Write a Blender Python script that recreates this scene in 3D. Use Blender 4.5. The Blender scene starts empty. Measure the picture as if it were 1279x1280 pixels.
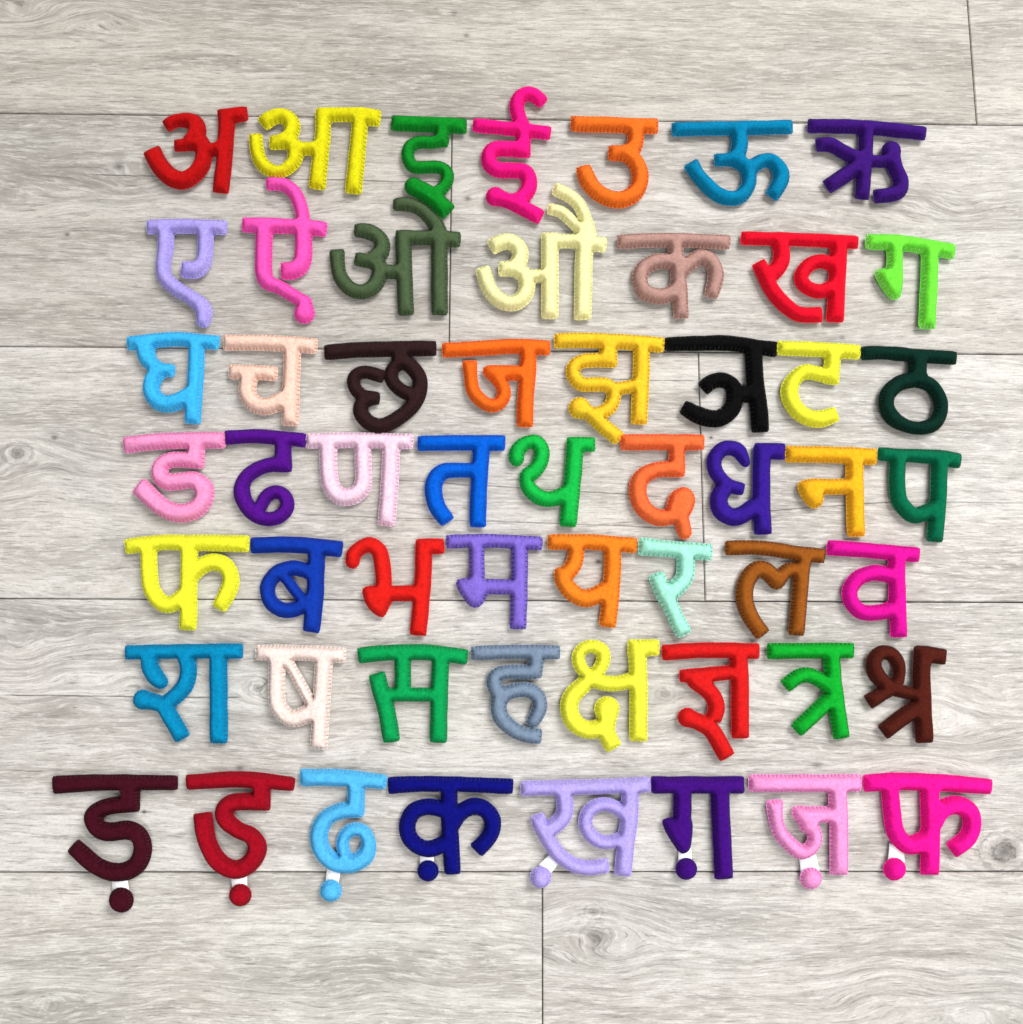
import bpy, math, random
import numpy as np

random.seed(7)
rng = np.random.default_rng(11)
S = bpy.context.scene
COL = S.collection

# ------------------------------------------------------------------ camera
FPX = 1150.0                       # focal length in photograph pixels (photo 1279 wide)
CAM_H = 0.6754568
CAM_E = (0.1449795, -0.0159991, 0.0030475)
cam = bpy.data.cameras.new("camera")
cam.sensor_fit = 'HORIZONTAL'
cam.sensor_width = 36.0
cam.lens = 36.0 * FPX / 1279.0
cam.clip_start = 0.01
cam.clip_end = 50
camo = bpy.data.objects.new("camera", cam)
COL.objects.link(camo)
camo.location = (0, 0, CAM_H)
camo.rotation_euler = CAM_E
S.camera = camo

# ------------------------------------------------------------------ light: soft room light + a big window up and to the right
world = bpy.data.worlds.new("World")
S.world = world
world.use_nodes = True
bg = world.node_tree.nodes["Background"]
bg.inputs[0].default_value = (0.98, 0.99, 1.0, 1)
bg.inputs[1].default_value = 0.50

def area(name, loc, target, size, power, color):
    l = bpy.data.lights.new(name, 'AREA')
    l.shape = 'RECTANGLE'
    l.size, l.size_y = size
    l.energy = power
    l.color = color
    o = bpy.data.objects.new(name, l)
    COL.objects.link(o)
    o.location = loc
    d = np.array(target, float) - np.array(loc, float)
    from mathutils import Vector
    o.rotation_euler = Vector(d).to_track_quat('-Z', 'Y').to_euler()
    return o
area("window_light", (1.75, 2.0, 2.9), (0.02, 0.02, 0), (2.0, 1.5), 190, (1.0, 0.99, 0.97))
area("ceiling_light", (0.3, -1.1, 1.9), (0.1, -0.2, 0), (0.7, 0.7), 22, (1.0, 0.985, 0.96))

S.view_settings.view_transform = 'Standard'
S.view_settings.look = 'None'
S.view_settings.exposure = 0.0
S.view_settings.gamma = 1.0

# ------------------------------------------------------------------ photo pixel -> point on a level plane
def rotm(e):
    a, b, c = e
    cx, sx, cy, sy, cz, sz = math.cos(a), math.sin(a), math.cos(b), math.sin(b), math.cos(c), math.sin(c)
    Rx = np.array([[1, 0, 0], [0, cx, -sx], [0, sx, cx]])
    Ry = np.array([[cy, 0, sy], [0, 1, 0], [-sy, 0, cy]])
    Rz = np.array([[cz, -sz, 0], [sz, cz, 0], [0, 0, 1]])
    return Rz @ Ry @ Rx
RM = rotm(CAM_E)
def at(px, py, z=0.0):
    px = np.asarray(px, float); py = np.asarray(py, float)
    d = np.stack([(px - 639.5) / FPX, -(py - 640) / FPX, -np.ones_like(px)], -1) @ RM.T
    s = (z - CAM_H) / d[..., 2]
    return d[..., 0] * s, d[..., 1] * s

def lin(c):
    return tuple((v / 255 / 12.92) if v / 255 <= 0.04045 else ((v / 255 + 0.055) / 1.055) ** 2.4 for v in c)

# ------------------------------------------------------------------ node helper
class V:
    def __init__(s, nt, sock): s.nt, s.s = nt, sock
    def _m(s, op, *a, clamp=False):
        n = s.nt.nodes.new('ShaderNodeMath'); n.operation = op; n.use_clamp = clamp
        for i, v in enumerate((s,) + a):
            if isinstance(v, V): s.nt.links.new(v.s, n.inputs[i])
            else: n.inputs[i].default_value = float(v)
        return V(s.nt, n.outputs[0])
    def __add__(s, o): return s._m('ADD', o)
    __radd__ = __add__
    def __sub__(s, o): return s._m('SUBTRACT', o)
    def __rsub__(s, o): return s._m('MULTIPLY', -1.0)._m('ADD', o)
    def __mul__(s, o): return s._m('MULTIPLY', o)
    __rmul__ = __mul__
    def __truediv__(s, o): return s._m('DIVIDE', o)
    def abs(s): return s._m('ABSOLUTE')
    def exp(s): return s._m('EXPONENT')
    def sin(s): return s._m('SINE')
    def sqrt(s): return s._m('SQRT')
    def max(s, o): return s._m('MAXIMUM', o)
    def min(s, o): return s._m('MINIMUM', o)
    def pow(s, o): return s._m('POWER', o)
    def map(s, a, b, c=0.0, d=1.0, smooth=True):
        n = s.nt.nodes.new('ShaderNodeMapRange')
        n.interpolation_type = 'SMOOTHSTEP' if smooth else 'LINEAR'
        n.clamp = True
        s.nt.links.new(s.s, n.inputs[0])
        for i, v in enumerate((a, b, c, d)): n.inputs[1 + i].default_value = v
        return V(s.nt, n.outputs[0])
def vec(nt, *c):
    n = nt.nodes.new('ShaderNodeCombineXYZ')
    for i, v in enumerate(c):
        if isinstance(v, V): nt.links.new(v.s, n.inputs[i])
        else: n.inputs[i].default_value = float(v)
    return n.outputs[0]
def noise(nt, v, scale, detail=2.0, rough=0.5, dist=0.0):
    n = nt.nodes.new('ShaderNodeTexNoise')
    nt.links.new(v, n.inputs['Vector'])
    n.inputs['Scale'].default_value = scale
    n.inputs['Detail'].default_value = detail
    n.inputs['Roughness'].default_value = rough
    n.inputs['Distortion'].default_value = dist
    return V(nt, n.outputs[0])
def mix(nt, f, a, b):
    n = nt.nodes.new('ShaderNodeMix'); n.data_type = 'RGBA'
    nt.links.new(f.s, n.inputs[0])
    for v, i in ((a, 6), (b, 7)):
        if isinstance(v, tuple): n.inputs[i].default_value = (*v, 1)
        else: nt.links.new(v, n.inputs[i])
    return n.outputs[2]

# ------------------------------------------------------------------ floor material
KNOTS = [  # photo px, radius px, darkness, which kind
    (1255, 1065, 24, .95), (745, 1170, 15, .6), (742, 1140, 9, .6), (832, 867, 9, .5), (322, 860, 9, .75), (149, 208, 7, .7),
    (8, 244, 20, .35), (22, 567, 15, .8), (68, 547, 5, .7), (84, 293, 4, .7), (583, 44, 5, .6), (585, 248, 5, .7),
    (748, 702, 5, .95), (1022, 956, 8, .5), (300, 960, 6, .6), (180, 1015, 3, .95), (568, 16, 5, .5), (60, 1255, 10, .35), (889, 547, 3, .9), (1053, 422, 4, .6)]
CRACKS = [(100, 218, 565, 228, 1.0), (370, 643, 880, 661, .75), (460, 598, 832, 621, .8), (690, 473, 873, 476, .8), (880, 644, 1120, 627, .9),
          (1120, 627, 1285, 629, .7), (-5, 869, 305, 872, 1.0), (0, 962, 60, 965, .5)]
SWIRLS = [(190, 222, 210, 42, 1), (110, 830, 190, 75, 1), (1120, 262, 190, 42, .9), (880, 235, 120, 28, .6), (1190, 915, 170, 60, 1), (1150, 1235, 190, 60, .9), (30, 575, 110, 60, .8),
          (860, 870, 150, 50, .8), (420, 880, 160, 60, .6), (60, 20, 260, 30, .7), (420, 1235, 260, 40, .5), (760, 1170, 90, 60, .7), (660, 330, 120, 60, .5), (590, 225, 90, 30, .7)]
def floor_material():
    m = bpy.data.materials.new("grey_oak_print"); m.use_nodes = True
    nt = m.node_tree; N = nt.nodes; L = nt.links
    pb = N["Principled BSDF"]
    geo = N.new('ShaderNodeNewGeometry')
    sp = N.new('ShaderNodeSeparateXYZ'); L.new(geo.outputs['Position'], sp.inputs[0])
    x, y = V(nt, sp.outputs[0]), V(nt, sp.outputs[1])
    oi = N.new('ShaderNodeObjectInfo')
    r = V(nt, oi.outputs['Random'])
    off = r * 37.0
    # grain direction field: gentle sway, cathedral swirls where the print has them, knots
    sway = noise(nt, vec(nt, x * 2.2 + off, y * 8.0, off), 1.0, 2.0, 0.5) - 0.5
    sw = noise(nt, vec(nt, x * 10.0, y * 24.0 + off, 3.3), 1.0, 1.5, 0.45) - 0.5
    swm = None
    for (sx, sy, rx, ry, k) in SWIRLS:
        X, Y = [float(v) for v in at(sx, sy)]
        q1 = (x - X) / (rx * 0.00059); q2 = (y - Y) / (ry * 0.00059)
        e = ((q1 * q1 + q2 * q2) * -1.0).exp() * k
        swm = e if swm is None else swm.max(e)
    y2 = y + sway * 0.045 + sw * swm * 0.07
    dark = None
    for (kx, ky, kr, kd) in KNOTS:
        X, Y = [float(v) for v in at(kx, ky)]
        R = kr * 0.00059
        u = (x - X) / (R * 1.3); v = (y - Y) / R
        q = u * u + v * v
        if kr >= 9:
            q3 = (x - X) / (R * 4.0)
            q4 = (y - Y) / (R * 2.0)
            y2 = y2 - (y - Y) * ((q3 * q3 + q4 * q4) * -1.0).exp() * 0.85
            e = (q * -5.0).exp() * (kd * .8)
            n_ = noise(nt, vec(nt, x * 300.0, y * 300.0, 1.0), 1.0, 2.0, .6)
            rg = (q.sqrt() * 11.0 + n_ * 7.0).sin().map(-0.1, 1.0) * (q * -0.9).exp() * (kd * .75)
            e = e.max(rg)
        else:
            e = (q * -2.2).exp() * kd
        dark = e if dark is None else dark.max(e)
    c0 = noise(nt, vec(nt, x * 62.0 + off, y2 * 440.0, off + 2.0), 1.0, 4.0, 0.7, .4)   # flakes of white and grey
    c1 = noise(nt, vec(nt, x * 70.0 + off, y2 * 1150.0, off), 1.0, 3.0, 0.65)            # short dark dashes
    c2 = noise(nt, vec(nt, x * 14.0 + off, y2 * 210.0, off + 5.0), 1.0, 4.0, 0.6)        # streaks
    c3 = noise(nt, vec(nt, x * 5.0 + off, y2 * 38.0, off + 9.0), 1.0, 4.0, 0.6)          # broad figure
    c5 = noise(nt, vec(nt, x * 6.0, y * 9.0, 2.0), 1.0, 3.0, 0.6)                        # blotches
    c6 = noise(nt, vec(nt, x * 420.0, y * 640.0, 2.0), 1.0, 2.0, 0.7)                    # speckle
    con = (y2 * 640.0 + c3 * 7.0).sin().map(.1, 1.0)
    hue = oi.outputs['Color']
    col = mix(nt, c3.map(.30, .70), lin((178, 172, 163)), lin((222, 218, 211)))
    col = mix(nt, c5.map(.42, .66) * 0.38, col, lin((206, 193, 184)))
    col = mix(nt, c5.map(.50, .34) * 0.30, col, lin((168, 166, 161)))
    col = mix(nt, c2.map(.50, .70) * 0.46, col, lin((140, 134, 127)))
    col = mix(nt, c0.map(.50, .62) * 0.52, col, lin((238, 236, 231)))
    col = mix(nt, c0.map(.46, .34) * 0.38, col, lin((146, 140, 133)))
    col = mix(nt, con * swm.map(.1, .8) * 0.32, col, lin((128, 121, 114)))
    col = mix(nt, c1.map(.55, .68) * 0.54, col, lin((104, 98, 92)))
    col = mix(nt, c1.map(.44, .32) * 0.40, col, lin((243, 241, 237)))
    col = mix(nt, c6.map(.45, .8) * 0.30, col, lin((140, 134, 128)))
    col = mix(nt, dark, col, lin((70, 62, 56)))
    mt = N.new('ShaderNodeMix'); mt.data_type = 'RGBA'; mt.blend_type = 'MULTIPLY'; mt.inputs[0].default_value = 1.0
    L.new(col, mt.inputs[6]); L.new(hue, mt.inputs[7]); col = mt.outputs[2]
    # printed strip joins
    cm = None
    wob = (noise(nt, vec(nt, x * 30.0, 1.0, 4.0), 1.0, 2.0, .5) - 0.5) * 0.0022
    inten = noise(nt, vec(nt, x * 55.0, 7.0, 4.0), 1.0, 2.0, .6).map(.3, .55, .45, 1.0)
    for (x0, y0, x1, y1, k) in CRACKS:
        A = [float(v) for v in at(x0, y0)]; B = [float(v) for v in at(x1, y1)]
        sl = (B[1] - A[1]) / (B[0] - A[0])
        d = (y - ((x - A[0]) * sl + A[1]) + wob).abs()
        e = d.map(.00075, .00015) * x.map(A[0], A[0] + .012) * x.map(B[0], B[0] - .006) * k
        cm = e if cm is None else cm.max(e)
    cm = cm * inten
    col = mix(nt, cm * 0.75, col, lin((60, 52, 48)))
    # overall wood albedo scale
    hs = N.new('ShaderNodeHueSaturation'); hs.inputs['Value'].default_value = 0.81; hs.inputs['Saturation'].default_value = 0.72
    L.new(col, hs.inputs['Color'])
    L.new(hs.outputs[0], pb.inputs['Base Color'])
    pb.inputs['Roughness'].default_value = 0.62
    pb.inputs['Specular IOR Level'].default_value = 0.25
    h = (c0 * 0.5 - c1 * 0.6 - cm * 1.5)
    bp = N.new('ShaderNodeBump'); bp.inputs['Strength'].default_value = 0.25; bp.inputs['Distance'].default_value = 0.0004
    L.new(h.s, bp.inputs['Height']); L.new(bp.outputs[0], pb.inputs['Normal'])
    return m

def plain(name, c, rough=0.8):
    m = bpy.data.materials.new(name); m.use_nodes = True
    nt = m.node_tree; pb = nt.nodes["Principled BSDF"]
    tc = nt.nodes.new('ShaderNodeTexCoord')
    n = noise(nt, tc.outputs['Object'], 900.0, 2.0)
    col = mix(nt, n.map(.3, .7), tuple(v * .9 for v in c), tuple(min(1, v * 1.06) for v in c))
    nt.links.new(col, pb.inputs['Base Color'])
    pb.inputs['Roughness'].default_value = rough
    return m

def mesh_obj(name, verts, faces, mat, parent=None, smooth=True, loc=None):
    me = bpy.data.meshes.new(name)
    me.from_pydata([tuple(v) for v in verts] if not isinstance(verts, np.ndarray) else verts.tolist(), [], faces if isinstance(faces, list) else faces.tolist())
    me.materials.append(mat)
    if smooth:
        me.polygons.foreach_set('use_smooth', np.ones(len(me.polygons), bool))
    me.update()
    o = bpy.data.objects.new(name, me)
    COL.objects.link(o)
    if loc is not None: o.location = loc
    if parent is not None: o.parent = parent
    return o

# ------------------------------------------------------------------ floor: subfloor slab and laminate planks
FLOOR = floor_material()
SUB = plain("dark_underlay", (0.03, 0.027, 0.025), 0.95)
PW = 0.19
Y0 = 0.4131034
def box(x0, x1, y0, y1, z0, z1, bev=0.0):
    b = bev
    v = [(x0, y0, z0), (x1, y0, z0), (x1, y1, z0), (x0, y1, z0),
         (x0, y0, z1 - b), (x1, y0, z1 - b), (x1, y1, z1 - b), (x0, y1, z1 - b),
         (x0 + b, y0 + b, z1), (x1 - b, y0 + b, z1), (x1 - b, y1 - b, z1), (x0 + b, y1 - b, z1)]
    f = [(3, 2, 1, 0), (0, 1, 5, 4), (1, 2, 6, 5), (2, 3, 7, 6), (3, 0, 4, 7), (4, 5, 9, 8), (5, 6, 10, 9), (6, 7, 11, 10), (7, 4, 8, 11), (8, 9, 10, 11)]
    return v, f
v, f = box(-1.6, 1.8, -0.9, 1.2, -0.012, -0.0081)
floor = mesh_obj("floor", v, f, SUB, smooth=False)
floor["kind"] = "structure"
PL = 1.30
TONES = {(0, -1): (.78, .75, .69), (0, 0): (.79, .76, .71), (1, -1): (.79, .765, .73), (1, 0): (.86, .84, .815), (2, -1): (.92, .90, .875), (2, 0): (.97, .955, .94),
         (3, -1): (.95, .945, .93), (3, 0): (.93, .92, .91), (4, -1): (.95, .95, .92), (4, 0): (.92, .915, .90)}  # plank print tones, with the dimmer light on the top rows painted in
JOINTS = {-3: 0.15, -2: -0.35, -1: 0.62, 0: 0.381, 1: -0.0375, 2: 0.153, 3: 0.70, 4: 0.0329, 5: -0.4, 6: 0.3}
for k, jx in JOINTS.items():
    ytop = Y0 - (k - 1) * PW
    ybot = ytop - PW
    g = 0.00035
    for s in (-1, 0):
        xa, xb = jx + s * PL, jx + (s + 1) * PL
        if k == 3 and s == 0: pass
        g1, g2 = rng.uniform(.0002, .0006, 2)
        v, f = box(xa + g, xb - g, ybot + g1, ytop - g2, -0.008, -rng.uniform(0, .0002), 0.0007)
        # object coordinates stay in the world so the grain never repeats
        pl = mesh_obj("plank", v, f, FLOOR, parent=floor, smooth=False)
        pl.color = (*TONES.get((k, s), (.93, .92, .9)), 1)

# ------------------------------------------------------------------ felt
def felt_material(name, c, fuzz=1.0):
    m = bpy.data.materials.new(name); m.use_nodes = True
    nt = m.node_tree; pb = nt.nodes["Principled BSDF"]
    tc = nt.nodes.new('ShaderNodeTexCoord')
    a = noise(nt, tc.outputs['Object'], 1400.0, 3.0, .65, 1.5)
    b = noise(nt, tc.outputs['Object'], 420.0, 3.0, .65)
    lo = tuple(v * .70 for v in c)
    hi = tuple(min(1.0, v * 1.16 + .004) for v in c)
    col = mix(nt, (a * .65 + b * .35).map(.32, .66), lo, hi)
    nt.links.new(col, pb.inputs['Base Color'])
    pb.inputs['Roughness'].default_value = 0.95
    pb.inputs['Specular IOR Level'].default_value = 0.03
    pb.inputs['Sheen Weight'].default_value = 0.05 if max(c) > .12 else .008
    pb.inputs['Sheen Roughness'].default_value = 0.5
    pb.inputs['Sheen Tint'].default_value = (*[min(1, v * .6 + .25) for v in c], 1)
    bp = nt.nodes.new('ShaderNodeBump'); bp.inputs['Strength'].default_value = 0.55; bp.inputs['Distance'].default_value = 0.0005
    nt.links.new((a * .7 + b * .6).s, bp.inputs['Height'])
    nt.links.new(bp.outputs[0], pb.inputs['Normal'])
    return m
def thread_material(name, c):
    m = bpy.data.materials.new(name); m.use_nodes = True
    nt = m.node_tree; pb = nt.nodes["Principled BSDF"]
    tc = nt.nodes.new('ShaderNodeTexCoord')
    a = noise(nt, tc.outputs['Object'], 2500.0, 1.0)
    nt.links.new(mix(nt, a, tuple(v * .8 for v in c), tuple(min(1, v * 1.15) for v in c)), pb.inputs['Base Color'])
    pb.inputs['Roughness'].default_value = 0.7
    return m
TAB = plain("white_ribbon", (0.93, 0.92, 0.95), 0.5)

def catmull(P, n=7):
    P = np.array(P, float)
    if len(P) < 3: return P
    A = np.vstack([2 * P[0] - P[1], P, 2 * P[-1] - P[-2]])
    out = []
    for i in range(1, len(A) - 2):
        p0, p1, p2, p3 = A[i - 1], A[i], A[i + 1], A[i + 2]
        for t in np.arange(n) / n:
            out.append(.5 * ((2 * p1) + (-p0 + p2) * t + (2 * p0 - 5 * p1 + 4 * p2 - p3) * t * t + (-p0 + 3 * p1 - 3 * p2 + p3) * t ** 3))
    out.append(P[-1])
    return np.array(out)

def smin(a, b, k=1.6):
    h = np.clip(.5 + .5 * (b - a) / k, 0, 1)
    return b * (1 - h) + a * h - k * h * (1 - h)
def rmax(a, b, r=1.8):
    u, w = a + r, b + r
    return np.minimum(np.maximum(u, w), 0) + np.hypot(np.maximum(u, 0), np.maximum(w, 0)) - r

def stroke_sd(X, Y, P, caps):
    """P: (n,3) x, y, halfwidth in px.  caps: two letters f/r"""
    P = P.copy()
    ends = []
    for which, c in ((0, caps[0]), (1, caps[1])):
        if c != 'f': continue
        a, b = (P[0], P[min(2, len(P) - 1)]) if which == 0 else (P[-1], P[max(-3, -len(P))])
        d = a[:2] - b[:2]; d /= np.hypot(*d) + 1e-9
        ends.append((a[:2].copy(), d, a[2]))
        e = np.array([a[0] + d[0] * a[2] * 1.2, a[1] + d[1] * a[2] * 1.2, a[2]])
        P = np.vstack([e, P]) if which == 0 else np.vstack([P, e])
    ln = np.hypot(*(P[1:, :2] - P[:-1, :2]).T); cum = np.concatenate([[0], np.cumsum(ln)]); tot = cum[-1]
    e0 = caps[0] == 'f'; e1 = caps[1] == 'f'
    parts = [np.full(X.shape, 1e9) for _ in range(3)]      # near the start, near the end, the rest
    for i in range(len(P) - 1):
        a, b = P[i], P[i + 1]
        d = b - a; L2 = d[0] ** 2 + d[1] ** 2 + 1e-9
        t = np.clip(((X - a[0]) * d[0] + (Y - a[1]) * d[1]) / L2, 0, 1)
        s = np.hypot(X - a[0] - t * d[0], Y - a[1] - t * d[1]) - (a[2] + t * d[2])
        n0 = e0 and (cum[i] < 3.4 * P[0][2] or tot < 6 * P[0][2]); n1 = e1 and (tot - cum[i + 1] < 3.4 * P[-1][2] or tot < 6 * P[0][2])
        if n0: parts[0] = np.minimum(parts[0], s)
        if n1: parts[1] = np.minimum(parts[1], s)
        if n0 and n1:      # short straight piece: clipped at both ends
            pass
        if not n0 and not n1: parts[2] = np.minimum(parts[2], s)
    if e0 and e1 and (tot < 7.5 * P[0][2] or len(P) <= 4):
        sd = np.minimum(parts[0], np.minimum(parts[1], parts[2]))
        for p, d, w in ends:
            al = (X - p[0]) * d[0] + (Y - p[1]) * d[1]
            sd = np.where(np.hypot(X - p[0], Y - p[1]) < 2.3 * w, rmax(sd, al), sd)
        return sd
    sd = parts[2]; k = 0
    for which, on in ((0, e0), (1, e1)):
        if not on: continue
        p, d, w = ends[k]; k += 1
        al = (X - p[0]) * d[0] + (Y - p[1]) * d[1]
        sd = np.minimum(sd, rmax(parts[which], al))
    return sd
def chaikin(P):
    P = np.array(P, float)
    for _ in range(2):
        Q = np.roll(P, -1, 0)
        P = np.stack([P * .78 + Q * .22, P * .22 + Q * .78], 1).reshape(-1, 2)
    return P
def poly_sd(X, Y, P):
    P = np.array(P, float); d2 = np.full(X.shape, 1e18); ins = np.zeros(X.shape, bool)
    for a, b in zip(P, np.roll(P, -1, 0)):
        e = b - a
        t = np.clip(((X - a[0]) * e[0] + (Y - a[1]) * e[1]) / (e @ e + 1e-9), 0, 1)
        d2 = np.minimum(d2, (X - a[0] - t * e[0]) ** 2 + (Y - a[1] - t * e[1]) ** 2)
        c = ((a[1] > Y) != (b[1] > Y)) & (X < (b[0] - a[0]) * (Y - a[1]) / (b[1] - a[1] + 1e-12) + a[0])
        ins ^= c
    return np.where(ins, -1, 1) * np.sqrt(d2)

def parse(spec, ox, oy, s):
    out = []
    for part in spec.replace('\n', ' ').split(';'):
        tk = part.split()
        if not tk: continue
        k = tk[0]
        if k == 'B':
            x, y, r = [float(v) for v in tk[1].split(',')]
            out.append(('B', (ox + x / s, oy + y / s, r / s)))
        elif k == 'P':
            out.append(('P', [(ox + float(a.split(',')[0]) / s, oy + float(a.split(',')[1]) / s) for a in tk[1:]]))
        else:
            w = float(tk[1]); pts = []
            for a in tk[2:]:
                q = [float(v) for v in a.split(',')]
                if len(q) > 2: w = q[2]
                pts.append((ox + q[0] / s, oy + q[1] / s, w / s / 2))
            kind = k[0]; caps = k[1:] if len(k) == 3 else 'ff'
            pts = np.array(pts)
            out.append(('S', (catmull(pts) if kind == 'C' else pts, caps)))
    return out

def contour_loops(F, x0, y0, h):
    """marching squares at 0, F[j,i]; returns list of (n,2) closed polylines"""
    nj, ni = F.shape
    I = F < 0
    code = I[:-1, :-1] * 1 + I[:-1, 1:] * 2 + I[1:, 1:] * 4 + I[1:, :-1] * 8
    js, is_ = np.nonzero((code > 0) & (code < 15))
    T = {1: [(3, 0)], 2: [(0, 1)], 3: [(3, 1)], 4: [(1, 2)], 5: [(3, 0), (1, 2)], 6: [(0, 2)], 7: [(3, 2)], 8: [(2, 3)], 9: [(2, 0)], 10: [(0, 1), (2, 3)], 11: [(2, 1)], 12: [(1, 3)], 13: [(1, 0)], 14: [(0, 3)]}
    nxt = {}; pos = {}
    for j, i in zip(js.tolist(), is_.tolist()):
        for a, b in T[int(code[j, i])]:
            ks = []
            for e in (a, b):
                if e == 0: key = (j, i, 0); p, q = (j, i), (j, i + 1)
                elif e == 2: key = (j + 1, i, 0); p, q = (j + 1, i), (j + 1, i + 1)
                elif e == 3: key = (j, i, 1); p, q = (j, i), (j + 1, i)
                else: key = (j, i + 1, 1); p, q = (j, i + 1), (j + 1, i + 1)
                if key not in pos:
                    fp, fq = F[p], F[q]; t = fp / (fp - fq)
                    pos[key] = (x0 + (p[1] + (q[1] - p[1]) * t) * h, y0 + (p[0] + (q[0] - p[0]) * t) * h)
                ks.append(key)
            nxt.setdefault(ks[0], []).append(ks[1])
    loops = []
    while nxt:
        k0 = next(iter(nxt)); loop = []; k = k0
        while k in nxt:
            loop.append(pos[k]); l = nxt[k]; n = l.pop()
            if not l: del nxt[k]
            k = n
        if len(loop) > 8: loops.append(np.array(loop))
    return loops

def bil(A, fx, fy):
    fx = np.clip(fx, 0, A.shape[1] - 1.001); fy = np.clip(fy, 0, A.shape[0] - 1.001)
    i = fx.astype(int); j = fy.astype(int); u = fx - i; w = fy - j
    return A[j, i] * (1 - u) * (1 - w) + A[j, i + 1] * u * (1 - w) + A[j + 1, i] * (1 - u) * w + A[j + 1, i + 1] * u * w

def waves(X, Y, scale, r):
    o = 0
    for _ in range(5):
        a = r.uniform(0, 2 * math.pi); f = scale * r.uniform(.6, 1.6)
        o = o + np.sin((X * math.cos(a) + Y * math.sin(a)) * f + r.uniform(0, 7))
    return o / 5

TOPK, BOTK = 1.18, 0.66
def felt_shape(prims, parent, origin, mat, tmat, rmat, seam=0.0043, spacing=5.0, seed=0, flat=1.0, body_name="felt_body", lift=0.0, step=1.1):
    """inflated, hand stitched felt pillow from 2D primitives in photo pixels"""
    r = np.random.default_rng(seed)
    xs, ys = [], []
    for k, d in prims:
        if k == 'B': xs += [d[0] - d[2], d[0] + d[2]]; ys += [d[1] - d[2], d[1] + d[2]]
        elif k == 'P': xs += [p[0] for p in d]; ys += [p[1] for p in d]
        else:
            xs += list(d[0][:, 0] - d[0][:, 2]) + list(d[0][:, 0] + d[0][:, 2]); ys += list(d[0][:, 1] - d[0][:, 2]) + list(d[0][:, 1] + d[0][:, 2])
    h = step
    x0, y0 = min(xs) - 5, min(ys) - 5
    ni, nj = int((max(xs) + 5 - x0) / h) + 1, int((max(ys) + 5 - y0) / h) + 1
    X, Y = np.meshgrid(x0 + np.arange(ni) * h, y0 + np.arange(nj) * h)
    sd = None
    for k, d in prims:
        if k == 'B': s = np.hypot(X - d[0], Y - d[1]) - d[2]
        elif k == 'P': s = poly_sd(X, Y, chaikin(d)) - 1.0
        else: s = stroke_sd(X, Y, *d)
        sd = s if sd is None else smin(sd, s)
    sd = sd + 0.5 * waves(X, Y, .15, r) + .22 * waves(X, Y, .45, r)
    # scalloped, pinched edge at the stitches
    loops = contour_loops(sd, x0, y0, h)
    cp, cs, stations = [], [], []
    base = 0
    for lp in loops:
        seg = np.roll(lp, -1, 0) - lp; ln = np.hypot(seg[:, 0], seg[:, 1]); T = ln.sum()
        n = max(4, round(T / spacing)); s = np.concatenate([[0], np.cumsum(ln)[:-1]])
        jit = np.cumsum(r.uniform(.75, 1.25, n)); jit = jit / jit[-1] * T
        stations.append((lp, s, T, jit))
        near = np.searchsorted(jit, s)
        dn = np.minimum(np.abs(jit[np.clip(near, 0, n - 1)] - s), np.abs(jit[(near - 1) % n] - s))
        dn = np.minimum(dn, np.abs(jit[near % n] + np.where(near >= n, T, 0) - s))
        cp.append(lp); cs.append(dn)
    cp = np.vstack(cp); cs = np.concatenate(cs)
    band = sd < 4.5
    bx, by = X[band], Y[band]
    idx = np.empty(bx.size, int); dmin = np.empty(bx.size)
    for a in range(0, bx.size, 2000):
        dd = (bx[a:a + 2000, None] - cp[None, :, 0]) ** 2 + (by[a:a + 2000, None] - cp[None, :, 1]) ** 2
        idx[a:a + 2000] = dd.argmin(1)
        dmin[a:a + 2000] = dd.min(1)
    ph = np.zeros(X.shape)
    ph[band] = np.exp(-(cs[idx] / 1.1) ** 2)
    # true distance to the outline (the union of strokes is shallow where hidden stroke ends meet)
    tr = np.where(band, 0, sd); tr[band] = np.sqrt(dmin) * np.where(sd[band] < 0, -1, 1)
    w_ = np.clip((-sd - .8) / 1.2, 0, 1)
    sdg = sd
    sd = sd * (1 - w_) + np.where(band, tr, sd) * w_
    sd2 = sd + 0.70 * ph * np.exp(-(sd / 3.0) ** 2) - 0.25
    # membrane
    FL = 1.25                                   # width of the flat sewn edge, px
    sdo = sd2; sd2 = sd2 + FL + .35 * waves(X, Y, .5, r)
    ins = sd2 < 0
    u = np.where(ins, 20.0, 0.0)
    W = np.zeros(X.shape)
    sdp = np.pad(sd2, 1, constant_values=9.0)
    for a, b in ((0, 1), (2, 1), (1, 0), (1, 2)):
        o = sdp[a:a + X.shape[0], b:b + X.shape[1]]
        th = np.clip(sd2 / np.where(np.abs(sd2 - o) < 1e-6, 1e-6, sd2 - o), .12, 1)
        W += np.where(o >= 0, 1 / th, 1.0)
    def sh4(A):
        o = np.zeros_like(A)
        o[1:] += A[:-1]; o[:-1] += A[1:]; o[:, 1:] += A[:, :-1]; o[:, :-1] += A[:, 1:]
        return o
    for it in range(190):
        u = np.where(ins, (sh4(u) + h * h) / W, 0)
    H = np.sqrt(np.maximum(2 * u, 0)) * 1.16
    H = np.minimum(H, 9.5 + (H - 9.5) * .35)
    sd2 = sdo
    lump = 1 + .07 * waves(X, Y, .13, r) + .035 * waves(X, Y, .4, r)
    dd_ = np.maximum(-sd2, 0)
    H = H * lump * (1 - .46 * ph * np.exp(-(dd_ / 3.0) ** 2)) * (1 - .45 * np.exp(-((dd_ - FL) / 1.5) ** 2)) * flat
    H = np.maximum(H, np.where(ins | (sd2 < 0), .75 * (1 - np.exp(-dd_ / .5)), 0))
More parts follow.
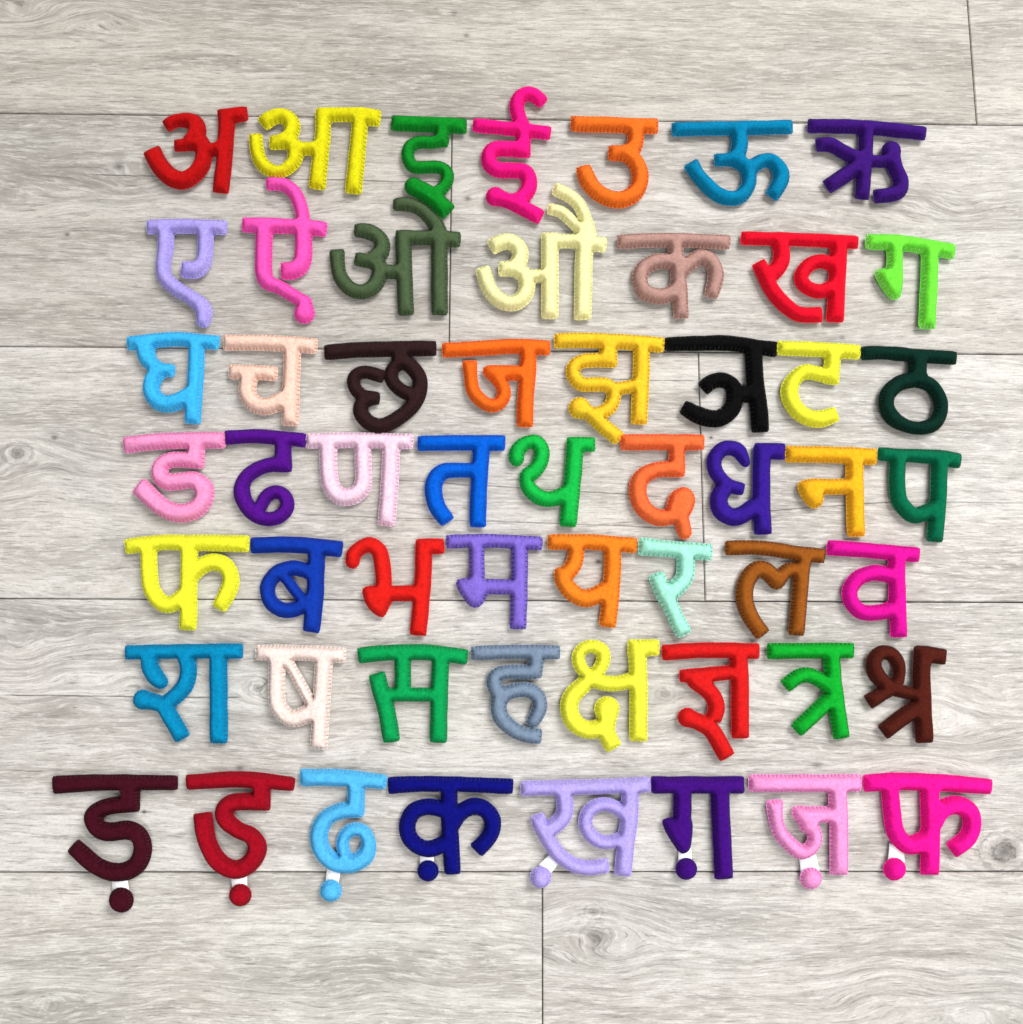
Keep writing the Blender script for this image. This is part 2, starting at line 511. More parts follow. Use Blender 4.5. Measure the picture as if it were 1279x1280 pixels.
    gy, gx = np.gradient(sdg, h); gn = np.hypot(gx, gy) + 1e-6; gx /= gn; gy /= gn
    thr = -.3 * h
    core = sd2 < thr
    cell = core[:-1, :-1] | core[:-1, 1:] | core[1:, 1:] | core[1:, :-1]
    used = np.zeros(X.shape, bool)
    for a, b in ((slice(0, -1), slice(0, -1)), (slice(0, -1), slice(1, None)), (slice(1, None), slice(1, None)), (slice(1, None), slice(0, -1))):
        used[a, b] |= cell
    rimn = used & ~core
    PX = np.where(rimn, X - gx * sd2, X); PY = np.where(rimn, Y - gy * sd2, Y)
    sc = 0.00059
    # world positions
    wx, wy = at(PX, PY, seam + lift)
    # the crest keeps its outline in plan: level displacement only
    wav = .45 * sc * waves(X, Y, .35, r)            # the sewn edge is not level
    zt = np.where(rimn, 0, H * TOPK * sc); zb = np.where(rimn, 0, -np.minimum(H * BOTK * sc, seam - .0002))
    idt = -np.ones(X.shape, int); idb = idt.copy()
    nu = used.sum(); idt[used] = np.arange(nu)
    nc = core.sum(); idb[core] = nu + np.arange(nc); idb[rimn] = idt[rimn]
    vt = np.stack([wx[used] - origin[0], wy[used] - origin[1], (seam + zt + wav)[used]], 1)
    vb = np.stack([wx[core] - origin[0], wy[core] - origin[1], (seam + np.maximum(zb, -(seam - .0006)) + wav)[core]], 1)
    jj, ii = np.nonzero(cell)
    def q(M): return np.stack([M[jj, ii], M[jj + 1, ii], M[jj + 1, ii + 1], M[jj, ii + 1]], 1)
    ft = q(idt); fb = q(idb)[:, ::-1]
    body = mesh_obj(body_name, np.vstack([vt, vb]), np.vstack([ft, fb]), mat, parent)
    # ---- blanket stitches: a spoke over the edge at each station and a thread running along the rim
    SV, SF, MI = [], [], [(0, 0)]
    def tube(P, rad, n=4):
        P = np.array(P); b = len(SV)
        for i, p in enumerate(P):
            t = P[min(i + 1, len(P) - 1)] - P[max(i - 1, 0)]; t /= np.linalg.norm(t) + 1e-12
            a = np.cross(t, (0, 0, 1.0)); la = np.linalg.norm(a)
            a = a / la if la > 1e-3 else np.array([1.0, 0, 0])
            c = np.cross(a, t)
            for k in range(n):
                an = 2 * math.pi * (k + .5) / n
                SV.append((p + (a * math.cos(an) + c * math.sin(an)) * rad).tolist())
        for i in range(len(P) - 1):
            for k in range(n):
                k2 = (k + 1) % n
                SF.append((b + i * n + k, b + i * n + k2, b + (i + 1) * n + k2, b + (i + 1) * n + k))
        SF.append(tuple(b + k for k in range(n))[::-1]); SF.append(tuple(b + (len(P) - 1) * n + k for k in range(n)))
    def P3(px, py, off):
        hh = float(bil(H, np.array((px - x0) / h), np.array((py - y0) / h)))
        a, b = at(px, py, seam + lift)
        wv_ = float(bil(wav, np.array((px - x0) / h), np.array((py - y0) / h)))
        return np.array([float(a) - origin[0], float(b) - origin[1], seam + hh * TOPK * sc + wv_ + off])
    for lp, s, T, jit in stations:
        lx = np.append(lp[:, 0], lp[0, 0]); ly = np.append(lp[:, 1], lp[0, 1]); ss = np.append(s, T)
        prev = None; first = None
        for st in jit:
            px, py = np.interp(st % T, ss, lx), np.interp(st % T, ss, ly)
            fx, fy = (px - x0) / h, (py - y0) / h
            nx, ny = float(bil(gx, np.array(fx), np.array(fy))), float(bil(gy, np.array(fx), np.array(fy)))
            l = math.hypot(nx, ny) + 1e-6; nx /= l; ny /= l
            dl = r.uniform(2.5, 3.6)
            tx, ty = -ny, nx; sk = r.uniform(-.5, .5)
            pts = [P3(px + nx * .25, py + ny * .25, 0), P3(px - nx * .7, py - ny * .7, .00012), P3(px - nx * dl * .55 + tx * sk * .4, py - ny * dl * .55 + ty * sk * .4, .00016), P3(px - nx * dl + tx * sk, py - ny * dl + ty * sk, -.00014)]
            tube(pts, .00027)
            cur = P3(px + nx * .3, py + ny * .3, 0.00005)
            if prev is not None: MI.append((len(SF), 1)); tube([prev, cur], .00026, 4); MI.append((len(SF), 0))
            else: first = cur
            prev = cur
        MI.append((len(SF), 1)); tube([prev, first], .00026, 4); MI.append((len(SF), 0))
    so = mesh_obj("stitching", np.array(SV), SF, tmat, parent if body_name == "felt_body" else body)
    so.data.materials.append(rmat)
    mi = np.zeros(len(SF), int)
    for a, b in MI: mi[a:] = b
    so.data.polygons.foreach_set('material_index', mi)
    so["kind"] = "stuff"
    # ---- stray fibres of the felt nap
    cj, ci = np.nonzero(core)
    edge = (-sd2[cj, ci] < 3.5)
    pr = np.where(edge, 3.0, 1.0); pr = pr / pr.sum()
    nf = int(len(cj) * .55)
    pick = r.choice(len(cj), nf, p=pr)
    jj, ii = cj[pick], ci[pick]
    Hy, Hx = np.gradient(H, h)
    nx, ny = -Hx[jj, ii], Hy[jj, ii]
    nrm = np.stack([nx, ny, np.full(nf, .9)], 1); nrm /= np.linalg.norm(nrm, axis=1)[:, None]
    base = np.stack([wx[jj, ii] - origin[0], wy[jj, ii] - origin[1], (seam + zt)[jj, ii]], 1) - nrm * .00008
    base[:, :2] += r.normal(0, .00022, (nf, 2))
    dr = nrm * .8 + r.normal(0, .65, (nf, 3)); dr /= np.linalg.norm(dr, axis=1)[:, None]
    ln = r.uniform(.0004, .0013, nf)[:, None]
    sdv = np.cross(dr, r.normal(0, 1, (nf, 3))); sdv /= np.linalg.norm(sdv, axis=1)[:, None] + 1e-9
    mid = base + dr * ln * .55; tip = mid + (dr + r.normal(0, .6, (nf, 3))) * ln * .45
    wv = sdv * .000045
    FV = np.stack([base - wv, base + wv, mid + wv * .8, mid - wv * .8, tip], 1).reshape(-1, 3)
    b = np.arange(nf) * 5
    F4 = np.stack([b, b + 1, b + 2, b + 3], 1).tolist(); F3 = np.stack([b + 3, b + 2, b + 4], 1).tolist()
    fo = mesh_obj("felt_fuzz", FV, F4 + F3, mat, parent if body_name == "felt_body" else body)
    fo["kind"] = "stuff"
    return body

GROUP = "felt Devanagari letters laid out in rows on the plank floor"
LETTERS = []
def L(label, color, ox, oy, s, spec, thread=None, dot=None, tab=None, spacing=5.0):
    LETTERS.append(dict(label=label, color=color, ox=ox, oy=oy, s=s, spec=spec, thread=thread, dot=dot, tab=tab, spacing=spacing))

#LETTERDATA
Z7 = 1279 / 180; Z6 = 6.4; Z8 = 8.0
# ---- row 1
L("crimson red felt letter अ, first in the top row, left of the long yellow आ", (190, 12, 14), 160, 100, Z8, """
C 135 375,470,130 460,418 570,402,140 665,430,160 695,510,175 665,590 610,640;
L 118 465,657 700,650; C 165 640,560 735,640 760,750 735,860 660,950 550,1005,175 430,970 340,880 275,785 232,690,172;
L 125 740,735 960,665; C 158 985,300 985,480 965,780 928,1130; L 148 903,372 1195,336""")
L("bright yellow felt letter आ in the top row, touching the pink ऐ below", (230, 222, 22), 300, 100, Z8, """
C 150 222,450 300,388 400,357 485,390 528,465 500,560 430,612; L 138 298,625 500,622;
C 150 480,590 545,670 548,790 480,880,130 380,920,120 275,885,130 200,800 165,670 158,540,135;
L 125 560,687 780,690; C 150 832,290 825,600 768,1090,165; L 138 770,345 1250,350; L 160 1180,355 1405,385; C 155 1200,350 1185,600 1132,1137,165""")
L("leaf green felt letter इ in the top row, above the olive ओ", (10, 142, 38), 460, 110, Z8, """
L 150 235,350 985,383; L 140 755,380 730,580; C 150 740,520,120 640,545 510,545 420,590 398,690 450,785 560,795 700,790 785,840 790,930 730,1020 640,1070;
CRf 150 455,985,175 560,1040 660,1110 812,1250""", thread=(6, 80, 30))
L("hot pink felt letter ई with a curled hook above its bar, top row", (255, 20, 138), 560, 100, Z8, """
C 132 250,450 640,490 1025,533; C 145 960,236,120 885,168,140 800,137 722,172 688,260 708,370 750,480 755,600 752,775,140;
C 150 780,690 600,690 480,690 415,745 415,830 490,895 640,905 760,915 812,985 805,1090 740,1180 660,1220;
B 475,1165,93; C 148 470,1165 640,1225 780,1295 935,1378""")
L("orange felt letter उ in the top row, between hot pink ई and teal ऊ", (250, 118, 36), 690, 120, Z8, """
C 150 190,278 620,290 1060,303; C 155 820,330 838,420 815,520 740,575; L 150 565,572 740,575;
C 160 720,560 825,645 878,760 870,900 790,1000 660,1040 500,992 400,905 345,815 310,700,140""", thread=(190, 70, 20))
L("teal blue felt letter ऊ with a side hook, top row", (0, 132, 178), 835, 120, Z8, """
C 135 40,337 640,322 1245,312; C 160 700,350 718,470 695,580 640,640; L 122 465,642 660,635;
C 155 640,630,140 765,700 812,800 795,915 710,1010 585,1022,145 460,960 350,850 280,765 225,665,155;
C 138 830,720 925,655 1030,648 1115,735,155 1130,830,160 1090,920,155 1030,1012,135""", thread=(20, 110, 140))
L("deep purple felt letter ऋ, last in the top row", (62, 20, 120), 1005, 120, Z8, """
C 138 40,300 620,315 1220,377; C 142 620,300 615,600 577,1033; C 138 120,490 260,487 400,560 570,660;
L 150 225,915 400,800 580,680; L 120 620,655 880,655; B 872,550,95; C 150 870,560 915,730 968,850 945,950 850,990,140 697,1007,138""")
# ---- row 2
L("pale lavender felt letter ए, first in the second row", (178, 164, 240), 160, 255, Z8, """
C 138 190,232 600,222 990,238; C 155 380,230 375,450 352,620,138 375,745,140 480,845 620,930 725,1010,150 765,1100,160 742,1225,100;
C 152 778,240 775,450 755,580 690,655,165 535,655,165""", thread=(205, 195, 245))
L("bubblegum pink felt letter ऐ with an arched stroke reaching the yellow आ", (255, 88, 188), 300, 260, Z8, """
C 145 22,170 450,180 865,215; C 165 245,180 240,420 238,620 275,735,150 400,795,128 540,880 650,950; B 645,1055,100; Lrr 140 650,950 645,1050;
C 168 635,200 640,430 612,565 540,622 413,632; C 130 265,-235,120 400,-243,130 520,-180 590,-70 628,80 635,200""", thread=(235, 70, 150))
L("dark olive green felt letter ओ in the second row, below the green इ", (78, 98, 66), 410, 245, Z8, """
C 120 265,342 380,352,145 490,400 542,480,150 525,560 440,640; P 470,560 600,530 600,600 520,655 440,650; L 128 268,625 420,655; C 150 380,610 505,700 512,800 455,905 350,960,138 225,930 130,820 100,700 88,540,148;
L 135 520,755 760,765; C 155 757,345 755,500 765,800 782,1190; L 138 690,412 1200,425; L 150 1150,430 1325,437; C 158 1115,400 1115,1190;
C 120 655,85,115 800,85,130 930,135 1040,235,140 1105,340,150 1115,450""", thread=(35, 48, 30))
L("pale cream felt letter औ with two slanting strokes on top, second row", (255, 250, 182), 590, 225, Z7, """
C 138 165,605 230,567 320,545 400,587 432,660 405,745 350,790; L 132 237,790 400,785; C 138 360,775 465,850 485,970 425,1070 320,1097,130 210,1040 140,940 90,778,125;
L 108 450,855 660,850; L 148 692,468 692,1230; L 122 630,540 1080,548; L 128 1000,560 1190,580; C 150 1010,540 990,800 985,1240;
C 112 725,75 850,132 945,210 1000,330 1045,470,110 1055,540; C 98 670,255 790,285 890,370 970,460 1020,540""", thread=(235, 225, 150))
L("dusty mauve felt letter क in the second row, left of the scarlet ख", (190, 148, 138), 765, 260, Z8, """
C 135 55,338 630,320 1180,347; C 148 630,340 645,500 665,700 685,900 692,1105; C 150 660,560 540,535 420,545 310,610 278,720 325,835 450,882 560,868 670,800;
C 150 690,640 760,565 875,495 985,530 1038,640 1025,760 985,895,130""", thread=(150, 110, 98))
L("scarlet felt letter ख in the second row, left of the lime ग", (240, 14, 44), 920, 260, Z8, """
C 128 52,300 640,318 1225,345; C 160 430,320 458,440 448,540 395,625 320,690; C 148 222,542 285,670 350,800 450,930 580,1040 700,1070 862,1065;
C 165 1035,330 1020,600 1005,850 990,1140,175; C 135 1020,600 930,555 830,532 715,580 650,685 690,780 800,832 900,820 1010,750""", thread=(205, 10, 40))
L("lime green felt letter ग, last in the second row", (118, 236, 66), 1050, 270, Z8, """
C 148 256,255 620,272 850,308 1148,358; L 155 550,280 545,700; P 350,545 480,535 620,520 612,790 565,832 505,822 430,725 375,625;
C 165 900,320 890,700 868,1125""", thread=(205, 240, 170))
# ---- row 3
L("sky blue felt letter घ, first in the third row", (62, 188, 248), 140, 400, Z8, """
C 135 155,240 450,205 700,195 1070,230; C 170 345,230,175 342,340 390,430,150 480,490,130 628,508,118; C 165 470,510 405,610 400,720 460,810 560,838 660,815 800,740;
C 155 850,230 835,600 805,1035""", thread=(120, 205, 240))
L("pale peach felt letter च in the third row, beside the sky blue घ", (255, 214, 196), 260, 400, Z8, """
C 148 155,228 500,228 800,238 1092,265; C 138 210,520 450,522 695,540; C 165 425,540 402,640 400,740 460,830 560,865 660,842 800,770;
C 165 850,260 835,600 820,1055""", thread=(225, 160, 130))
L("dark chocolate brown felt letter छ in the third row", (48, 27, 27), 400, 400, Z8, """
C 148 45,325 400,300 800,288 1162,285; L 140 790,300 790,420; C 145 790,390 900,455 990,570 1000,700 950,820 850,930 720,1020 600,1060 480,1020 408,920 430,830 500,785 598,787,112;
C 132 800,420 725,500 718,590 775,675 870,735 960,750; C 145 640,570,125 560,545 450,520 355,560 340,650 400,740 500,785""", thread=(30, 16, 16))
L("vivid orange felt letter ज in the third row, left of the amber झ", (255, 112, 30), 540, 400, Z8, """
C 142 103,303 450,285 800,264 1180,280; C 158 962,270 960,500 935,800 930,1072; L 145 920,533 600,525; P 530,470 620,460 760,600 640,660 600,590 535,550 515,510;
C 155 580,520,130 655,585 715,690 715,770 655,845 570,850 480,795 410,700 390,580 378,410,145""", thread=(225, 95, 35))
L("amber yellow felt letter झ with a rounded knob and a tail, third row", (255, 208, 48), 690, 400, Z8, """
C 145 25,208 400,205 800,225 1122,255; L 165 565,230 568,468; C 145 640,402,135 450,402,135 300,415 220,470 220,560 290,640 420,645 530,645 610,705 618,790 570,880 480,930 400,950;
B 275,882,107; C 145 290,890 400,955 500,1050 680,1195; L 125 620,695 860,655; C 160 895,260 895,500 885,700 870,1040""", thread=(205, 145, 30))
L("black felt letter ञ in the third row", (7, 7, 8), 825, 400, Z8, """
C 138 45,245,125 400,232,145 700,235 1000,275 1168,295,150; C 172 935,290 950,600 990,900 1003,1120; C 145 425,692 515,622 620,602 710,640 750,720,165 742,830,165 690,920,165 600,980 500,985 380,950 228,868,140;
L 170 760,740 930,740""", thread=(12, 12, 12))
L("lemon yellow felt letter ट between the black ञ and dark green ठ", (248, 248, 62), 950, 400, Z8, """
C 140 175,280 600,295 1005,325; L 155 732,310 708,640; C 150 765,575,140 600,545 450,518 345,590 295,700,168 320,830,168 400,930,160 500,982 620,988 772,935,140""", thread=(225, 222, 60))
L("bottle green felt letter ठ with a round loop, last in the third row", (6, 46, 36), 1060, 410, Z8, """
C 130 130,255 350,248 700,278 1085,302; L 185 692,300 692,500; Crr 160 690,520,140 820,570 908,690 928,820 870,950 740,1000,125 600,985,125 460,910,150 385,790 400,660 510,555 640,515""", thread=(5, 30, 22))
# ---- row 4
L("candy pink felt letter ड, first in the fourth row", (255, 158, 208), 140, 520, Z8, """
C 155 118,295 450,255 800,243 1132,245; L 165 852,260 838,520; C 145 910,440 700,435 570,445 485,510,165 490,610,160 575,662 700,650 830,642 920,720,178 922,830,178 840,930 700,972 560,940 440,860 340,760 258,692""", thread=(235, 110, 165))
L("royal purple felt letter ढ ending in a ring, fourth row", (86, 14, 142), 260, 520, Z8, """
C 135 170,215 500,203 800,228 980,248; L 160 752,250 755,555; Cfr 150 835,480,140 620,490 470,545 365,640 340,760,158 380,880 470,980 600,1030,135 720,1000 795,900 765,800 680,758,130 590,800,130 535,890,125 500,960""", thread=(60, 8, 105))
L("very pale pink felt letter ण in the fourth row, below the brown छ", (255, 218, 238), 370, 520, Z8, """
C 145 103,250 600,243 1172,255; C 168 325,260 325,500 352,700 430,795 530,808 620,770,165 672,680 672,450,155 670,260; C 168 955,270 940,650 905,1097""", thread=(225, 160, 190))
L("bright blue felt letter त in the fourth row", (0, 98, 220), 500, 520, Z8, """
C 148 180,275 600,268 1050,272; C 160 818,280 805,500 785,800 780,1110; C 140 770,545 600,542 455,550,150 365,620,165 335,740,168 370,900,165 478,1062,148""", thread=(0, 50, 150))
L("emerald green felt letter थ with a curled top, fourth row", (20, 192, 74), 610, 520, Z8, """
CRf 148 285,425 295,350 380,270,135 480,262,140 540,350,150 520,470 450,560 375,600; CRf 140 375,600,110 400,700,140 480,790,150 580,830 680,820 800,765;
C 165 875,215 860,500 830,800 800,1105; L 140 800,285 1072,285""", thread=(8, 110, 45))
L("salmon orange felt letter द in the fourth row, beside the indigo ध", (255, 116, 62), 745, 520, Z8, """
C 152 245,262 650,262 1082,263; L 155 812,270 802,605; C 150 890,530 700,530 565,550 450,625,165 418,740,168 450,880,168 540,980,160 660,1020 800,990; P 755,775 870,708 950,745 990,830 960,950 900,1020 760,1000 705,930 725,870;
CfR 158 830,960 885,1160,140""", thread=(240, 80, 50))
L("indigo felt letter ध in the fourth row", (56, 26, 148), 860, 530, Z8, """
CRf 150 575,385,95 515,280,140 435,240 340,255 268,340 270,450 330,550 420,620,130 558,658,118; C 165 400,600 312,730,172 332,860,172 430,925 540,910 650,840 760,790;
C 172 742,230 735,500 735,800 750,1102; L 158 665,270 970,275""", thread=(35, 12, 100))
L("golden amber felt letter न in the fourth row", (255, 188, 34), 960, 530, Z8, """
C 158 175,302 600,308 1088,328; C 172 865,330 868,650 882,1122; L 148 900,627 400,627; P 308,572 560,558 545,800 500,830 440,840 362,760 308,660""", thread=(225, 150, 40))
L("forest green felt letter प, last in the fourth row", (0, 112, 76), 1070, 540, Z8, """
C 125 222,222 500,235 800,252,145 1050,292,145; C 155 425,240 410,500 440,700 560,825 680,812 810,745; C 160 835,280 820,700 785,1097""", thread=(0, 70, 48))
# ---- row 5
L("lemon yellow felt letter फ with a hook, first in the fifth row", (248, 248, 56), 150, 650, Z8, """
C 145 52,268 400,228 900,230,155 1290,238,160; C 160 290,260 292,500 322,700 420,828 520,840 620,780 710,700; C 165 695,250 690,700 682,1097;
C 160 700,570 800,470 930,420 1060,465 1110,580 1085,710,165 985,890,140""", thread=(225, 225, 60))
L("royal blue felt letter ब crossed by a slanting bar, fifth row", (14, 58, 174), 295, 650, Z8, """
C 155 150,255 600,248 1062,295; C 165 805,300 800,560 785,850 750,1120; C 145 790,560 690,500 560,482 420,525 322,650 340,800 440,890 560,900 680,850 760,780; L 105 450,520 690,830""", thread=(6, 28, 115))
L("tomato red felt letter भ in the fifth row", (230, 30, 24), 415, 650, Z8, """
CRf 140 208,415 220,340 300,272 390,250,145 475,320,155 510,480 525,700; P 303,680 430,662 620,680 600,800 520,960 480,965 390,900 330,800;
L 148 560,733 900,730; C 162 920,200 910,600 862,1152; L 150 842,268 1122,262""", thread=(165, 18, 18))
L("violet felt letter म with dark navy blanket stitching, fifth row", (134, 110, 216), 540, 650, Z8, """
C 128 145,215 600,207 1103,235; L 145 447,240 450,640; C 158 875,240 875,600 862,1087; L 145 450,668 880,668; P 250,602 330,592 420,575 540,600 560,720 490,850 440,870 375,850 320,765 262,685""", thread=(38, 20, 110), spacing=5.6)
L("tangerine orange felt letter य in the fifth row", (255, 138, 36), 670, 650, Z8, """
C 145 118,222 500,218 1005,255; C 158 400,230 398,380 350,490 270,560; C 165 250,480,110 262,580,150 320,680,165 400,750 490,785,172 600,755 740,680; C 165 768,250 765,500 745,800 713,1067""", thread=(205, 90, 25), spacing=5.6)
L("mint green felt letter र in the fifth row", (172, 246, 222), 770, 650, Z8, """
C 160 228,262,170 550,290,155 960,325; C 170 680,310 700,450 680,590 600,680 520,740; C 155 400,535 450,680 540,850 610,1000 688,1150""", thread=(110, 190, 160), spacing=5.6)
L("caramel brown felt letter ल with dark stitches, fifth row", (158, 88, 26), 890, 655, Z8, """
C 138 132,240 500,240 800,285 1132,325; C 155 925,300 895,500 870,800 843,1112; C 155 513,1112 400,950 332,790,165 335,620,165 400,490 480,452 570,490 645,585,140 700,510 780,455 890,480""", thread=(66, 30, 10))
L("magenta felt letter व, last in the fifth row", (236, 18, 162), 1010, 655, Z8, """
C 145 192,235 600,265 1115,312; C 165 888,290 890,600 908,1130; C 148 880,530 760,500 640,490 500,540 420,660 440,790 540,880 680,885 800,865 900,800""", thread=(180, 10, 120))
# ---- row 6
L("cerulean blue felt letter श with a curl, first in the sixth row", (0, 142, 192), 145, 790, Z8, """
C 138 93,205 600,195 1268,190,148; CfR 165 348,210 340,340 400,450 450,500,140; C 160 690,230 728,380 700,520 620,620 520,700; B 268,675,97; C 165 275,678 400,705,160 480,740 560,870 672,1070; L 172 1025,220 1030,1112""", thread=(10, 105, 150))
L("ivory pink felt letter ष with a slanting inner bar, sixth row", (255, 234, 226), 300, 790, Z8, """
C 150 158,207 600,207 1058,232; C 162 380,230 368,500 378,720 470,840 560,862,172 670,820 780,750; L 100 440,215 715,715; C 168 845,250 820,600 785,1172""", thread=(215, 175, 160))
L("jade green felt letter स in the sixth row", (4, 164, 86), 435, 790, Z8, """
C 140 102,238,150 400,208 800,205 1195,250; L 155 550,230 550,620; C 165 285,415 340,620 390,800 438,1100; L 132 350,625 900,625; C 165 930,240 915,600 905,1105""", thread=(2, 95, 50))
L("slate grey felt letter ह in the sixth row", (128, 148, 172), 560, 790, Z8, """
C 135 232,212 700,197 1118,205; L 150 890,220 862,455; C 135 900,402 600,400 500,425 460,500,150 510,620 560,720; C 140 500,740 560,630 680,583 800,580 895,640 922,740 880,850 820,935,105;
C 155 520,650 505,760 540,870 650,970,145 780,1028 935,1045""", thread=(85, 100, 125))
L("lemon yellow felt letter क्ष with a loop on top and a round knob", (250, 250, 72), 680, 790, Z8, """
C 148 505,470,120 390,380 340,270 375,180 470,140 570,180,135 598,270,130 555,370 470,460 390,530,160 290,630,172 250,745,175 285,875,172 370,955 470,980 580,950; B 630,768,122; C 150 640,800,200 620,960,165 640,1050 705,1165;
C 145 500,480 620,512 760,512 950,460; C 172 930,130 945,500 945,1090; L 158 840,155 1150,158""", thread=(222, 222, 70))
L("poppy red felt letter ज्ञ with a knob and a tail, sixth row", (224, 28, 28), 810, 795, Z8, """
C 150 143,168 600,142 1112,152; C 172 905,180 920,500 922,1022; C 140 900,358 600,385 315,400,125; P 330,400 600,330 660,500 560,560 420,480; C 160 440,430 560,510 650,600 685,720 650,850;
B 395,815,95; C 165 395,815 540,875 650,960 795,1215""", thread=(160, 15, 18))
L("grass green felt letter त्र in the sixth row", (14, 178, 48), 940, 790, Z8, """
C 150 153,190 600,187 1020,190; C 160 795,230 815,500 850,750 898,1062; C 142 330,545 450,450 560,430 680,480 810,580; L 155 440,988 830,620""", thread=(6, 95, 30))
L("chestnut brown felt letter श्र, last in the sixth row", (84, 30, 20), 1060, 790, Z8, """
C 150 198,705 330,620,145 460,540,140 510,430,120 500,310,135 430,222 340,205 268,265,150 262,370,155 320,470 430,560,130 560,600,125 740,640; C 175 745,150 735,500 750,800 765,1107; L 155 668,210 980,250; L 165 345,1005 720,720""", thread=(50, 16, 10))
# ---- row 7
L("dark maroon felt letter ड़, first in the bottom row", (68, 9, 28), 50, 950, 6.395, """
C 125 103,200,138 500,180,125 1100,182,112; L 150 725,200 722,402; C 130 790,345 600,362 480,395 430,460,148 465,545,145 560,575 700,560 790,600,140 823,700 790,820 690,888 580,895 460,850 350,760 262,682,132""", thread=(48, 6, 18), dot=(650, 1120, 97), tab=[(577, 930), (702, 930), (712, 1060), (580, 1060)])
L("deep crimson felt letter ड़ in the bottom row, second from the left", (164, 5, 30), 220, 950, 6.4, """
C 120 83,178,115 450,157,125 700,167,125 947,195,103; L 135 688,180 685,400; C 135 750,332 560,332 440,345 385,410,138 410,490 500,560,130 600,605 652,690,145 620,790 540,860 450,872 350,820 270,700 230,560,148 212,423,152""", thread=(120, 4, 22), dot=(515, 1080, 87), tab=[(442, 910), (570, 910), (570, 1030), (450, 1030)])
L("sky blue felt letter ढ़ ending in a ring, bottom row", (88, 192, 248), 350, 950, 6.4, """
C 122 163,140,130 500,142 850,178,108; L 135 612,170 605,430; Cfr 130 665,400,115 520,400,125 400,445 325,540,138 315,660 370,770 470,828 580,828 680,770 710,660,110 665,570,100 590,555,100 520,600,95 500,680,95 530,790""", thread=(130, 205, 245), dot=(408, 1045, 86), tab=[(380, 850), (490, 870), (468, 1000), (362, 990)])
L("navy blue felt letter क़ in the bottom row", (8, 11, 124), 480, 950, Z8, """
C 155 42,258,165 400,238,150 900,248,145 1290,266,150; C 160 653,260 655,600 675,900 685,1140; C 158 670,520 540,482 420,467 300,512 235,640 260,780 370,875 480,885 600,835 700,760; C 160 680,650 760,535 880,465 1000,485 1082,590 1080,700 1025,800 922,908""", thread=(5, 6, 80), dot=(440, 1110, 104), tab=[(360, 930), (503, 930), (500, 1050), (360, 1050)])
L("lavender felt letter ख़ with its dot hanging at a slant, bottom row", (188, 172, 246), 640, 955, Z7, """
C 128 80,217 600,205 1232,183; C 145 450,230 470,350 460,450 400,530 310,590; C 125 220,450 260,560 340,700 430,820 560,900 700,922 858,900; C 148 1050,200 1040,500 1010,700 985,992; C 115 1040,470 930,392 820,357 700,400 650,510 690,620 780,685 880,692 1000,650""", thread=(210, 200, 248), dot=(255, 1005, 93), tab=[(340, 800), (420, 880), (335, 985), (232, 900)])
L("dark violet felt letter ग़ in the bottom row", (66, 9, 128), 790, 950, Z8, """
L 165 195,250 1120,247; L 175 505,270 505,620; P 307,612 340,587 480,580 600,590 592,750 577,880 540,925 480,925 422,830 350,730; C 180 880,270 890,600 920,1187""", thread=(44, 4, 90), dot=(543, 1088, 106), tab=[(465, 900), (590, 880), (605, 1030), (465, 1030)])
L("rose pink felt letter ज़ in the bottom row", (255, 160, 220), 930, 955, Z8, """
L 168 48,192 1175,190; C 178 930,230 945,500 952,800 948,1107; L 155 920,505 600,505; P 485,430 620,425 760,600 600,700 560,590 490,510; C 172 600,530,140 690,660 705,770 650,855 560,875 460,800 360,680 315,540 302,362,165""", thread=(235, 115, 175), dot=(670, 1145, 106), tab=[(550, 920), (720, 910), (760, 1100), (572, 1100)])
L("hot pink felt letter फ़ with a hook, last in the bottom row", (255, 20, 158), 1070, 950, Z7, """
C 145 68,208,150 400,190,150 800,205,145 1207,237,130; C 152 300,240 320,450 352,640 440,745 530,752,165 650,680; C 165 650,230 662,600 655,1017; C 158 680,570 760,445 880,400 1000,450 1030,570 985,695 845,805""", thread=(230, 20, 110), dot=(345, 970, 98), tab=[(300, 740), (425, 780), (432, 930), (280, 930)])
#END

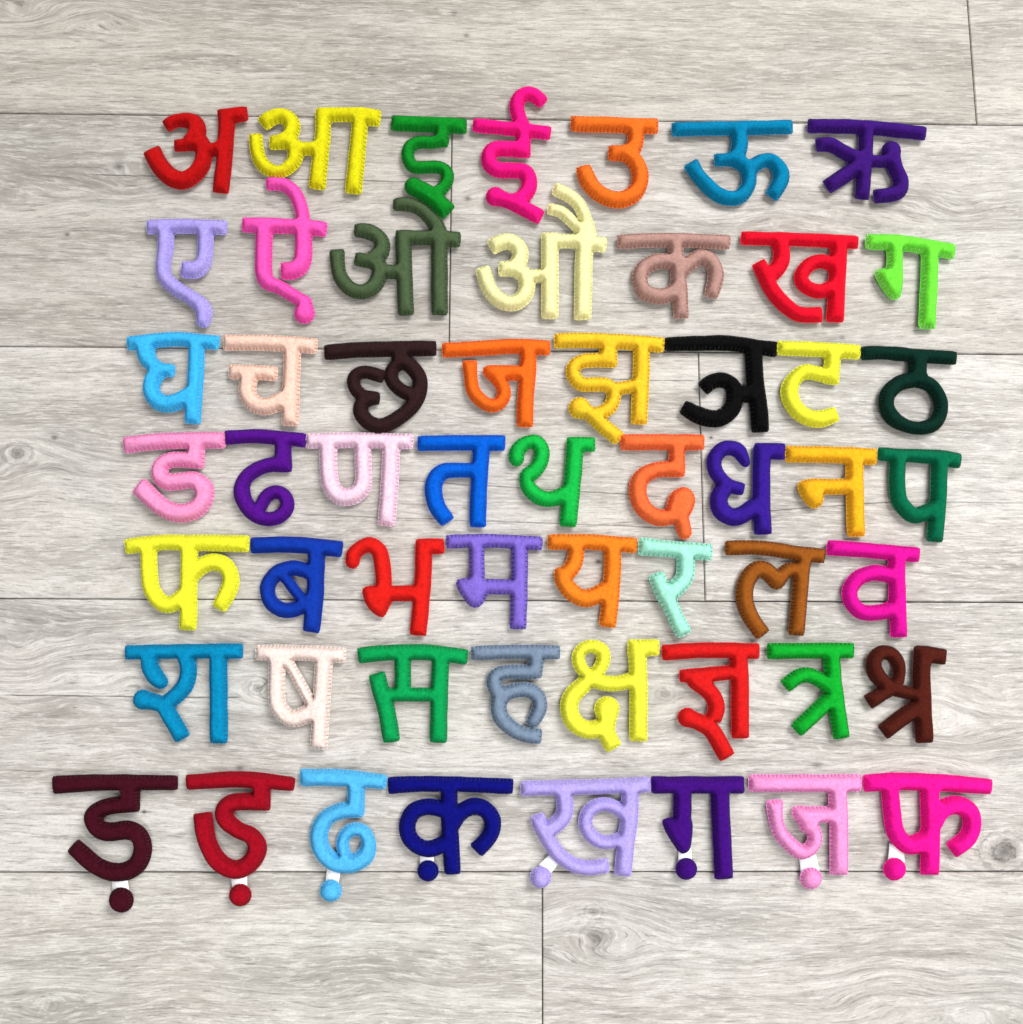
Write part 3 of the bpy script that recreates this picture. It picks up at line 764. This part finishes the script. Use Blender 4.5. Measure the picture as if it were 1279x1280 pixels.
FE = 0.755     # felt albedo relative to its colour in the picture
for n, d in enumerate(LETTERS):
    prims = parse(d['spec'], d['ox'], d['oy'], d['s'])
    allx = [p for k, q in prims for p in ([q[0]] if k == 'B' else ([a[0] for a in q] if k == 'P' else list(q[0][:, 0])))]
    ally = [p for k, q in prims for p in ([q[1]] if k == 'B' else ([a[1] for a in q] if k == 'P' else list(q[0][:, 1])))]
    cx, cy = at(.5 * (min(allx) + max(allx)), .5 * (min(ally) + max(ally)), 0)
    root = bpy.data.objects.new("felt_letter", None)
    COL.objects.link(root)
    root.empty_display_size = .01
    root.location = (float(cx), float(cy), 0)
    root['label'] = d['label']; root['category'] = "letter"; root['group'] = GROUP
    c = tuple(v * FE for v in lin(d['color']))
    t = tuple(v * FE for v in lin(d['thread'])) if d['thread'] else tuple(v * .75 for v in c)
    if not d['thread']:
        t = tuple(v * .48 for v in c)  # spokes darkened below the felt colour to paint the stitches' shadow grooves
    fm = felt_material("felt_%02d" % n, c)
    tm = thread_material("thread_%02d" % n, t)
    rm = thread_material("rim_thread_%02d" % n, tuple(min(.8, (v if not d['thread'] or sum(t) > .35 * sum(c) else .45 * v + .55 * w) * 1.2 + .008) for v, w in zip(c, t)))
    org = (float(cx), float(cy))
    felt_shape(prims, root, org, fm, tm, rm, seed=100 + n, spacing=d['spacing'])
    if d['dot']:
        ox, oy, s = d['ox'], d['oy'], d['s']
        bx, by, br = d['dot']
        felt_shape([('B', (ox + bx / s, oy + by / s, br / s))], root, org, fm, tm, rm, seed=500 + n, flat=1.15, body_name="nukta_dot")
        P = [at(ox + a / s, oy + b / s, .0030) for a, b in d['tab']]
        P = [(float(a) - org[0], float(b) - org[1]) for a, b in P]
        m = 6; vs, fs = [], []
        for z in (.0030, .0024):
            for i in range(m + 1):
                tt = i / m
                a = np.array(P[0]) * (1 - tt) + np.array(P[3]) * tt
                b = np.array(P[1]) * (1 - tt) + np.array(P[2]) * tt
                zz = z + .0006 * math.sin(tt * math.pi)
                for q in (0, .5, 1):
                    p = a * (1 - q) + b * q
                    vs.append((p[0], p[1], zz + .0002 * math.sin(q * math.pi)))
        k = 3 * (m + 1)
        for i in range(m):
            for q in range(2):
                a = i * 3 + q
                fs.append((a, a + 3, a + 4, a + 1)); fs.append((a + k, a + 1 + k, a + 4 + k, a + 3 + k))
            a = i * 3; fs.append((a, a + k, a + 3 + k, a + 3)); a += 2; fs.append((a, a + 3, a + 3 + k, a + k))
        for a, sgn in ((0, 1), (m * 3, -1)):
            for q in range(2):
                e = (a + q, a + q + 1, a + q + 1 + k, a + q + k); fs.append(e if sgn > 0 else e[::-1])
        mesh_obj("ribbon_tab", vs, fs, TAB, root)
